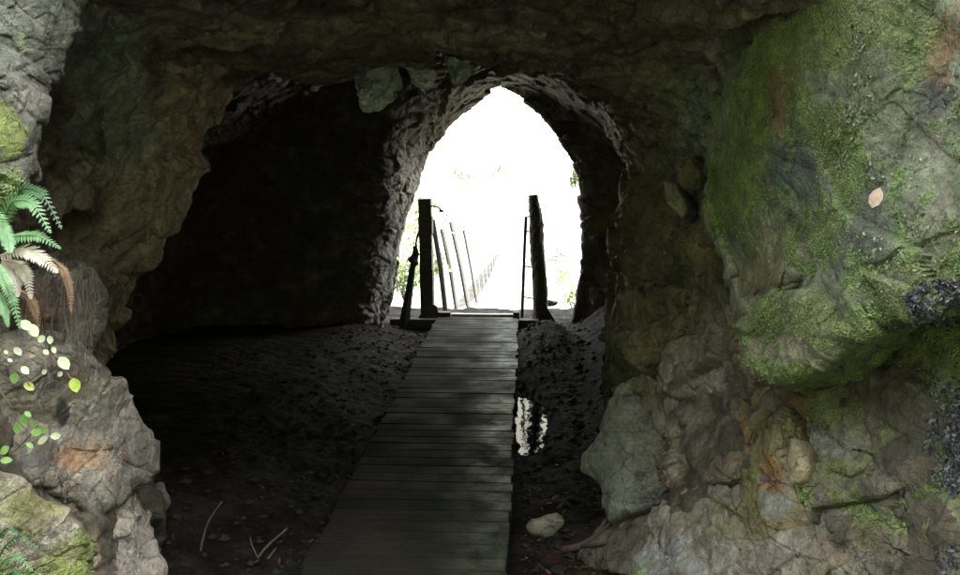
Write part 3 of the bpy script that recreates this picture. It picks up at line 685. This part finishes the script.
# ------------------------------------------------------------------ plants
def leafmat(name, col, trans=.35, rough=.45, var=.4): return plain(name, col, rough, var, 30, .15, .5, trans=trans)
FERN = leafmat('fern_green', (.12, .24, .10)); FERN2 = leafmat('fern_dark', (.05, .12, .045)); DEADW = leafmat('dead_frond', (.5, .46, .37), .3, .7, .25)
DEADB = leafmat('brown_frond', (.19, .125, .07), .25, .8); LEAF = leafmat('creeper_leaf', (.16, .3, .07)); LEAFP = leafmat('pale_leaf', (.44, .5, .32), .3, .4, .2)
LEAFY = leafmat('yellow_leaf', (.36, .48, .08)); STEM = plain('stem', (.09, .07, .05), .8)
def curve(pts, n=30):
    P = np.array(pts, float); return catmull(P, np.linspace(0, len(P)-1, n), 0)
def frond(pts, wid, mat, root, side=None, nleaf=26, droop=.3):
    c = curve(pts, nleaf); m_ = MB(); m_.tube(c, np.linspace(.0035, .0012, nleaf), 5)
    for i in range(1, nleaf):
        t = c[i]-c[i-1]; t /= np.linalg.norm(t)+1e-9
        toc = CAM-c[i]; toc /= np.linalg.norm(toc)
        up = toc+np.array([0, 0, .6]); s = np.cross(t, up); s /= np.linalg.norm(s)+1e-9
        n_ = np.cross(s, t)
        f = i/nleaf; ln = wid*.85*(math.sin(math.pi*min(1, f*.9+.12))**.6)*(1-.35*f)*random.uniform(.85, 1.1)
        for sd_ in (-1, 1):
            d = s*sd_*.9+t*.42-n_*droop*random.uniform(.3, 1)*.6
            d /= np.linalg.norm(d); b0 = c[i]; wq = t*.28*ln+n_*.02*ln
            wq = t*np.clip(ln*.2, .003, .008)
            p1 = b0+d*ln*.5-n_*.06*ln; p2 = b0+d*ln-n_*.25*ln*droop
            m_.add([b0-wq*.8, b0+wq*.8, p1+wq*1.05, p1-wq*1.05, p2+t*.1*ln], [(0, 1, 2, 3), (3, 2, 4)])
    return child(m_.build('frond', mat, None, smooth=False), root)
fe = empty('fern', at(2, 235, 2.4)); tag(fe, 'green fern with bleached dead fronds on the left wall under the buttress', 'fern')
q = lambda *a: [at(*p) for p in a]
frond(q((2,225,2.45),(20,190,2.42),(42,194,2.4),(61,228,2.38)), .034, FERN2, fe)
frond(q((0,228,2.42),(12,202,2.38),(32,203,2.36),(50,232,2.34)), .042, FERN, fe)
frond(q((-5,238,2.4),(15,236,2.35),(38,236,2.32),(60,248,2.3)), .034, FERN, fe)
frond(q((-8,205,2.4),(2,225,2.35),(8,240,2.32),(10,252,2.3)), .036, FERN, fe)
frond(q((0,256,2.38),(22,249,2.34),(40,256,2.32),(57,272,2.3)), .04, DEADW, fe, droop=.6)
frond(q((4,260,2.4),(18,264,2.38),(27,276,2.36),(31,298,2.35)), .034, DEADW, fe, droop=.6)
frond(q((2,262,2.4),(12,272,2.38),(16,282,2.36),(18,296,2.35)), .03, DEADW, fe, droop=.6)
frond(q((50,258,2.5),(64,270,2.48),(70,290,2.47),(71,312,2.46)), .024, DEADB, fe, droop=.7)
frond(q((20,290,2.5),(30,298,2.45),(36,312,2.45),(38,335,2.45)), .026, DEADB, fe, droop=.7)
frond(q((-6,262,2.3),(4,278,2.28),(13,300,2.27),(20,328,2.26)), .028, FERN, fe)
frond(q((-6,290,2.3),(0,300,2.28),(5,312,2.27),(8,326,2.26)), .024, FERN, fe)
m_ = MB()
for k in range(70):
    u0, v0 = random.uniform(28, 98), random.uniform(262, 310); Y = random.uniform(2.72, 2.86)
    m_.tube([at(u0, v0, Y+.06), at(u0+random.uniform(-6, 4), v0+random.uniform(10, 24), Y), at(u0+random.uniform(-12, 6), v0+random.uniform(26, 56), Y-.02)], random.uniform(.0008, .002), 4)
ROOT = plain('root_fibre', (.06, .045, .032), .9)
child(m_.build('hanging_roots', ROOT, None), fe)
rock('earth_clump', 'dark fibrous clump of earth and roots under the fern',
  [(32,272,2.95),(62,252,3.05),(92,262,3.1),(106,292,3.1),(104,325,3.05),(88,354,3.0),(52,352,2.88),(26,325,2.82)], T=.08, base=np.array([.055,.042,.03]), second=np.array([.07,.06,.045]), dark=.5, seed=39, cat='earth clump',
  stains_and_light=[(36,312,20,16,(.16,.07,.05),.7)])

def leaf(m_, c, d, n, ln, wd, curl=.15):
    d = d/np.linalg.norm(d); s = np.cross(d, n); s /= np.linalg.norm(s)+1e-9; n = np.cross(s, d)
    b = c-d*ln*.5
    pts = [b]; 
    for f, w_ in ((.2, .75), (.5, 1.), (.78, .7)):
        p = b+d*ln*f-n*curl*ln*(f*f); pts += [p-s*wd*w_*.5-n*0, p-n*.08*wd, p+s*wd*w_*.5]
    pts.append(b+d*ln-n*curl*ln)
    m_.add(pts, [(0, 1, 2), (0, 2, 3), (1, 4, 5, 2), (2, 5, 6, 3), (4, 7, 8, 5), (5, 8, 9, 6), (7, 10, 8), (8, 10, 9)])
def facing(p, j=.5):
    t = CAM-p; t /= np.linalg.norm(t); return t+np.array([random.uniform(-j, j) for _ in range(3)])+np.array([0, 0, .4])
cr = empty('creeper', at(0, 345, 2.35)); tag(cr, 'thin trailing creeper with round pale leaves on the left outcrop', 'creeper')
m_ = MB()
for pts in (((-10,338,2.4),(14,346,2.36),(32,352,2.34),(44,362,2.34),(50,378,2.33)), ((-10,360,2.4),(8,366,2.36),(20,372,2.34),(30,386,2.33)), ((30,352,2.34),(48,352,2.33),(64,362,2.32)), ((-5,382,2.38),(4,396,2.36),(12,408,2.36)), ((50,356,2.33),(66,372,2.32),(75,384,2.31))):
    m_.tube(curve(q(*pts), 12), .0016, 5)
child(m_.build('stem', STEM, None), cr)
for (u, v, r, mt) in ((18,351,6,LEAFP),(25,370,6,LEAFP),(64,363,9,LEAFP),(75,385,9,LEAFY),(29,386,7,LEAFY),(14,378,7,LEAF),(46,352,4,LEAFP),(54,350,4,LEAFP),(60,374,4,LEAFP),(33,330,9,LEAFP),(26,325,8,LEAFP),(41,339,6,LEAFP),(6,352,3,LEAFP),(10,360,3,LEAFP),(44,372,4,LEAFP),(50,340,5,LEAFP)):
    m_ = MB(); c = at(u, v, 2.32+random.uniform(-.03, .02)); leaf(m_, c, RIGHT*random.uniform(-.6, .9)-UP*random.uniform(.2, .9), facing(c, .3), r*1.8/F*2.32, r*1.3/F*2.32); child(m_.build('leaf', mt, None, smooth=True), cr)
sh = empty('seedling', at(30, 445, 2.5)); tag(sh, 'small seedling with bright green leaves on the pale left outcrop', 'seedling')
m_ = MB(); m_.tube(curve(q((10,455,2.55),(26,440,2.5),(38,425,2.48)), 8), .0018, 5); m_.tube(curve(q((20,448,2.55),(38,440,2.5),(58,436,2.48)), 8), .0015, 5); child(m_.build('stem', STEM, None), sh)
for (u, v, r, mt) in ((24,420,8,LEAF),(17,428,7,LEAF),(36,432,8,LEAF),(42,440,8,LEAFP),(30,445,5,LEAF),(55,436,7,LEAFP),(28,414,5,LEAF),(44,430,5,LEAF),(30,449,5,LEAFP),(4,450,8,LEAF),(6,460,7,LEAF),(34,424,5,LEAF)):
    m_ = MB(); c = at(u, v, 2.46+random.uniform(-.03, .02)); leaf(m_, c, RIGHT*random.uniform(-.8, .9)-UP*random.uniform(-.2, .9), facing(c, .4), r*1.8/F*2.46, r*1.15/F*2.46); child(m_.build('leaf', mt, None, smooth=True), sh)
f2 = empty('small_fern', at(0, 575, 2.4)); tag(f2, 'small dark green fern in the bottom left corner on mossy rock', 'fern')
for pts in (((-10,575,2.45),(6,545,2.4),(22,536,2.38),(36,548,2.36)), ((-10,580,2.45),(5,560,2.4),(18,556,2.38),(32,570,2.36)), ((-12,560,2.45),(0,535,2.42),(8,528,2.4),(16,532,2.38)), ((-5,590,2.4),(8,575,2.36),(16,572,2.35),(28,585,2.34))):
    frond(q(*pts), .026, FERN2 if random.random() < .6 else FERN, f2, nleaf=18)

def bush(name, label, c, size, nl, ls, mat, cat='bush', group=None, stems=5, flat=1.):
    root = empty(name, c); tag(root, label, cat, group)
    m_ = MB(); c = np.array(c)
    for k in range(stems):
        e = c+np.array([random.uniform(-.5, .5)*size[0], random.uniform(-.5, .5)*size[1], size[2]*random.uniform(.5, .95)])
        m_.tube([c, c*.5+e*.5+np.array([random.uniform(-.1, .1)*size[0], 0, 0]), e], [.02*size[2], .012*size[2], .004*size[2]], 5)
    child(m_.build('stem', STEM, None), root)
    m_ = MB(); cl = [c+np.array([random.gauss(0, .33)*size[0], random.gauss(0, .33)*size[1], size[2]*random.uniform(.2, 1)]) for _ in range(max(5, nl//60))]
    for k in range(nl):
        p = random.choice(cl)+np.array([random.gauss(0, .11)*size[i] for i in range(3)])
        leaf(m_, p, np.array([random.uniform(-1, 1), random.uniform(-1, 1), random.uniform(-1, .3)]), np.array([random.uniform(-.6, .6), random.uniform(-.8, .4), 1.]), ls*random.uniform(.6, 1.3), ls*random.uniform(.4, .7))
    child(m_.build('foliage', mat, None), root)
    return root
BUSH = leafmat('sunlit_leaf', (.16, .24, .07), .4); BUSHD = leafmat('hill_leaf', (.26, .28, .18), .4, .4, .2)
bush('bush', 'leafy green bush outside the exit left of the left post', at(404, 300, 10.6), (.5, .5, .75), 420, .07, BUSH, group='bushes outside the exit')
bush('bush', 'taller bush outside the exit glimpsed beside the left rock', at(398, 290, 12.6), (.8, .8, 1.3), 500, .09, BUSH, group='bushes outside the exit')
bush('bush', 'low bush on the ledge right of the exit opening', at(574, 312, 11.2), (.4, .5, .5), 260, .06, BUSH, group='bushes outside the exit')
bush('hanging_plant', 'sprig of leaves hanging from the right rim of the exit', at(575, 186, 9.75), (.1, .2, .28), 110, .045, BUSH, cat='plant')
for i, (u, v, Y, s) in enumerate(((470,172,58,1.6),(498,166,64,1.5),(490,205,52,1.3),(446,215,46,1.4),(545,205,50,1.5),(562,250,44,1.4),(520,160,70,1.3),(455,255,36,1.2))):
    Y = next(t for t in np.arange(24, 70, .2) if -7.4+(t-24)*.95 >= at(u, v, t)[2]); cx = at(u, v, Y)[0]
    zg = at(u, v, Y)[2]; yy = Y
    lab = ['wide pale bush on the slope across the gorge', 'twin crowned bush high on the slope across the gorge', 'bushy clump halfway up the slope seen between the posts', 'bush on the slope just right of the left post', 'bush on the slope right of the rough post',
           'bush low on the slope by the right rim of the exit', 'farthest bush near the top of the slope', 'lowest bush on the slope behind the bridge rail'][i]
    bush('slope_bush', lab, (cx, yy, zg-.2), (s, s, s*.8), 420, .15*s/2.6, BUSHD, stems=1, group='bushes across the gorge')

# ------------------------------------------------------------------ dead wood, litter
DEAD = plain('dead_stick', (.085, .068, .05), .8); DARKB = plain('dark_branch', (.075, .05, .05), .7)
def stick(name, label, pts, r, mat, cat='stick', side=()):
    m_ = MB(); c = curve(q(*pts), 16); m_.tube(c, np.linspace(r, r*.45, 16), 7, .12)
    for sp_ in side:
        cc = curve(q(*sp_), 8); m_.tube(cc, np.linspace(r*.5, r*.25, 8), 6, .1)
    return tag(m_.build(name, mat, None, smooth=True), label, cat)
stick('dry_stem', 'thin curved pale stem rising from the ground at lower left', ((200,582,3.7),(201,548,3.72),(208,522,3.74),(222,501,3.76)), .007, DEAD, 'stem')
stick('stick', 'dead stick lying steeply left of the flat stone', ((240,580,3.72),(256,560,3.8),(268,545,3.88),(288,528,3.98)), .009, DEAD, side=(((258,558,3.81),(252,545,3.84),(250,536,3.86)),))
stick('stick', 'short dead stick leaning at the left edge of the flat stone', ((255,578,3.76),(264,564,3.8),(276,548,3.86)), .009, DEAD)
stick('dark_branch', 'dark purplish branch lying in leaves below the grey wedge rock', ((562,550,4.05),(580,546,4.0),(598,534,3.98),(624,512,3.92)), .02, DARKB, 'branch', side=(((580,546,4.0),(604,544,3.85),(630,536,3.75)), ((598,534,3.98),(606,520,4.0),(610,512,4.02))))

def gz1(x, y): return ground_z(np.array([x]), np.array([y]))[0]
def litter(name, label, boxes, sizes, cols, wet):
    m_ = MB(); cl = []
    for (x0, x1, y0, y1, n) in boxes:
        X = np.random.RandomState(n).uniform(x0, x1, n); Yv = np.random.RandomState(n+1).uniform(y0, y1, n); Z = ground_z(X, Yv)
        for x, y, zv in zip(X, Yv, Z):
            a = random.uniform(0, 6.3); before = len(m_.v); s = random.uniform(*sizes)
            leaf(m_, np.array([x, y, zv+random.uniform(.008, .035)]), np.array([math.cos(a), math.sin(a), random.uniform(-.3, .3)]), np.array([random.uniform(-.5, .5), random.uniform(-.5, .5), 1]), s, s*random.uniform(.3, .5), random.uniform(-.3, .7))
            cc = np.array(random.choice(cols))*random.uniform(.6, 1.3); cl += [cc]*(len(m_.v)-before)
    o = m_.build(name, None, None)
    a_ = o.data.attributes.new('tint', 'FLOAT_COLOR', 'POINT'); c4 = np.ones((len(cl), 4), np.float32); c4[:, :3] = np.array(cl); a_.data.foreach_set('color', c4.ravel())
    mt, nt, b = newmat(name+'_surface'); an = nd(nt, 'ShaderNodeAttribute', attribute_name='tint'); nt.links.new(an.outputs['Color'], b.inputs['Base Color'])
    b.inputs['Roughness'].default_value = wet; b.inputs['Specular IOR Level'].default_value = .15; o.data.materials.append(mt)
    return tag(o, label, 'leaf litter' , kind='stuff')
litter('leaf_litter', 'brown fallen leaves and bits on the ground around the boardwalk', ((.0,.75,3.0,4.7,420), (-1.75,-.95,3.3,8.6,300), (-.02,.5,4.6,8.8,260), (-1.3,-.95,7.2,9.6,160)), (.018,.045), ((.09,.04,.026),(.04,.026,.02),(.05,.034,.024),(.03,.024,.02),(.06,.045,.03)), .55)
# broken stone scattered along both edges
m_ = MB()
for k in range(900):
    if k % 5 < 3: x, y = random.uniform(-1.9, -.93), random.uniform(3.2, 9.2)
    else: x, y = random.uniform(-.03, .6), random.uniform(3.2, 9.2)
    r = min(abs(random.gauss(0, .011))+.007, .03); c = np.array([x, y, gz1(x, y)+r*.3])
    base = [(0,0,1),(0,0,-1)]+[(math.cos(t), math.sin(t), zq) for t, zq in ((0,.2),(1.1,-.2),(2.2,.3),(3.1,-.1),(4.2,.25),(5.2,-.2))]
    vs = [c+np.array(b_)*np.array([1.3, 1, .75])*r*random.uniform(.7, 1.25) for b_ in base]
    m_.add(vs, [(0, 2+i, 2+(i+1) % 6) for i in range(6)]+[(1, 2+(i+1) % 6, 2+i) for i in range(6)])
tag(m_.build('rubble', plain('rubble_stone', (.02, .018, .015), .8, .5, 14, .6, .15), None), 'small broken stones strewn along both sides of the boardwalk', 'rubble', kind='stuff')

dl = MB(); c = at(876, 197, 2.36); leaf(dl, c, RIGHT*.35+UP, facing(c, .1), .06, .034, .25)
# tiny leaves of moss and liverwort over the damp right-hand rocks
m_v, m_f, m_c = [], [], []
rs = np.random.RandomState(5); base_i = 0
def scatter(sel, n, s0, s1, cols, region=None, thr=.45):
    global base_i
    for (o, W, Ng, mk) in ROCKS:
        if o.name.split('.')[0] not in sel: continue
        u, v, z = proj(W); tocam = CAM-W
        ok = (mk > thr) & (u > 640) & (u < 1010) & (v > -30) & (v < 610) & ((Ng*tocam).sum(1) > 0)
        if region is not None:
            ok = (u > 640) & (u < 1010) & (v < 610) & ((Ng*tocam).sum(1) > 0) & region(u, v, W)
        idx = np.nonzero(ok)[0]
        if len(idx) == 0: continue
        k = rs.choice(idx, min(n, len(idx)*3))
        nn = Ng[k]+rs.normal(0, .55, (len(k), 3)); nn /= np.linalg.norm(nn, axis=1, keepdims=True)
        t = np.cross(nn, rs.normal(0, 1, (len(k), 3))); t /= np.linalg.norm(t, axis=1, keepdims=True); b = np.cross(nn, t)
        c = W[k]+Ng[k]*rs.uniform(.001, .008, (len(k), 1))+rs.normal(0, .004, (len(k), 3)); s = rs.uniform(s0, s1, (len(k), 1))
        quad = np.stack([c-t*s, c+b*s*.62+nn*s*.2, c+t*s*1.1, c-b*s*.62+nn*s*.2], 1)
        m_v.append(quad.reshape(-1, 3)); m_f.append(np.arange(len(k)*4).reshape(-1, 4)+base_i); base_i += len(k)*4
        cc = np.array(cols)[rs.randint(0, len(cols), len(k))]*rs.uniform(.6, 1.4, (len(k), 1)); m_c.append(np.repeat(cc, 4, 0))
GR = ((.08,.13,.03),(.11,.16,.045),(.06,.1,.03),(.15,.18,.07),(.1,.12,.05))
scatter(('mossy_outcrop',), 16000, .0015, .0036, GR)
scatter(('mossy_ledge', 'smooth_mossy_slab'), 8000, .0015, .0034, GR)
scatter(('mossy_outcrop',), 1500, .0025, .0075, ((.09,.14,.05),(.13,.18,.07),(.05,.07,.04),(.2,.22,.14)), lambda u, v, W: (u > 850+25*fbm(W*6, 2, 9)) & (fbm(W*5, 3, 91) > -.02))
scatter(('smooth_mossy_slab', 'mossy_outcrop'), 1500, .004, .010, ((.05,.05,.06),(.07,.07,.085),(.035,.035,.04),(.1,.1,.12)), lambda u, v, W: (((u-948)/26)**2+((v-425)/62)**2 < 1+fbm(W*9, 2, 92)) | (((u-940)/40)**2+((v-305)/26)**2 < 1+fbm(W*9, 2, 93)) | (((u-945)/18)**2+((v-555)/30)**2 < 1))
mt, nt, b = newmat('moss_leaf'); an = nd(nt, 'ShaderNodeAttribute', attribute_name='tint'); nt.links.new(an.outputs['Color'], b.inputs['Base Color']); b.inputs['Roughness'].default_value = .4
tag(raw_mesh('moss', np.concatenate(m_v), np.concatenate(m_f), mt, np.concatenate(m_c), smooth=False), 'moss and tiny wet leaves covering the damp right wall', 'moss', kind='stuff')
tag(dl.build('dead_leaf', leafmat('tan_leaf', (.36, .27, .19), .2, .7, .25), None, smooth=True), 'pale tan dead leaf stuck on the mossy right wall', 'leaf')
#PART2-END
# ------------------------------------------------------------------ light
SUN_DIR = np.array([.62, -.06, .72]); SUN_DIR /= np.linalg.norm(SUN_DIR)
el = math.asin(SUN_DIR[2]); az = math.atan2(SUN_DIR[0], SUN_DIR[1])
sd = bpy.data.lights.new('sun', 'SUN'); sd.energy = 5; sd.angle = math.radians(.5); sd.color = (1, .95, .87)
so = bpy.data.objects.new('sun', sd); COL.objects.link(so)
so.rotation_euler = Vector(SUN_DIR).to_track_quat('Z', 'Y').to_euler()
w = bpy.data.worlds.new('World'); S.world = w; w.use_nodes = True
nt = w.node_tree; bg = nt.nodes['Background']
sky = nt.nodes.new('ShaderNodeTexSky'); sky.sky_type = 'NISHITA'; sky.sun_disc = False
sky.sun_elevation = el; sky.sun_rotation = az; sky.dust_density = 3.0; sky.air_density = 1.0
hs = nt.nodes.new('ShaderNodeHueSaturation'); hs.inputs['Saturation'].default_value = .2
nt.links.new(sky.outputs[0], hs.inputs['Color']); nt.links.new(hs.outputs[0], bg.inputs[0]); bg.inputs[1].default_value = .15
vs = S.view_settings
S.display_settings.display_device = 'sRGB'
vs.view_transform = 'Standard'; vs.look = 'None'; vs.gamma = 1; vs.use_curve_mapping = False; vs.exposure = 4.4
S.cycles.max_bounces = 8; S.cycles.diffuse_bounces = 5
S.cycles.use_denoising = True
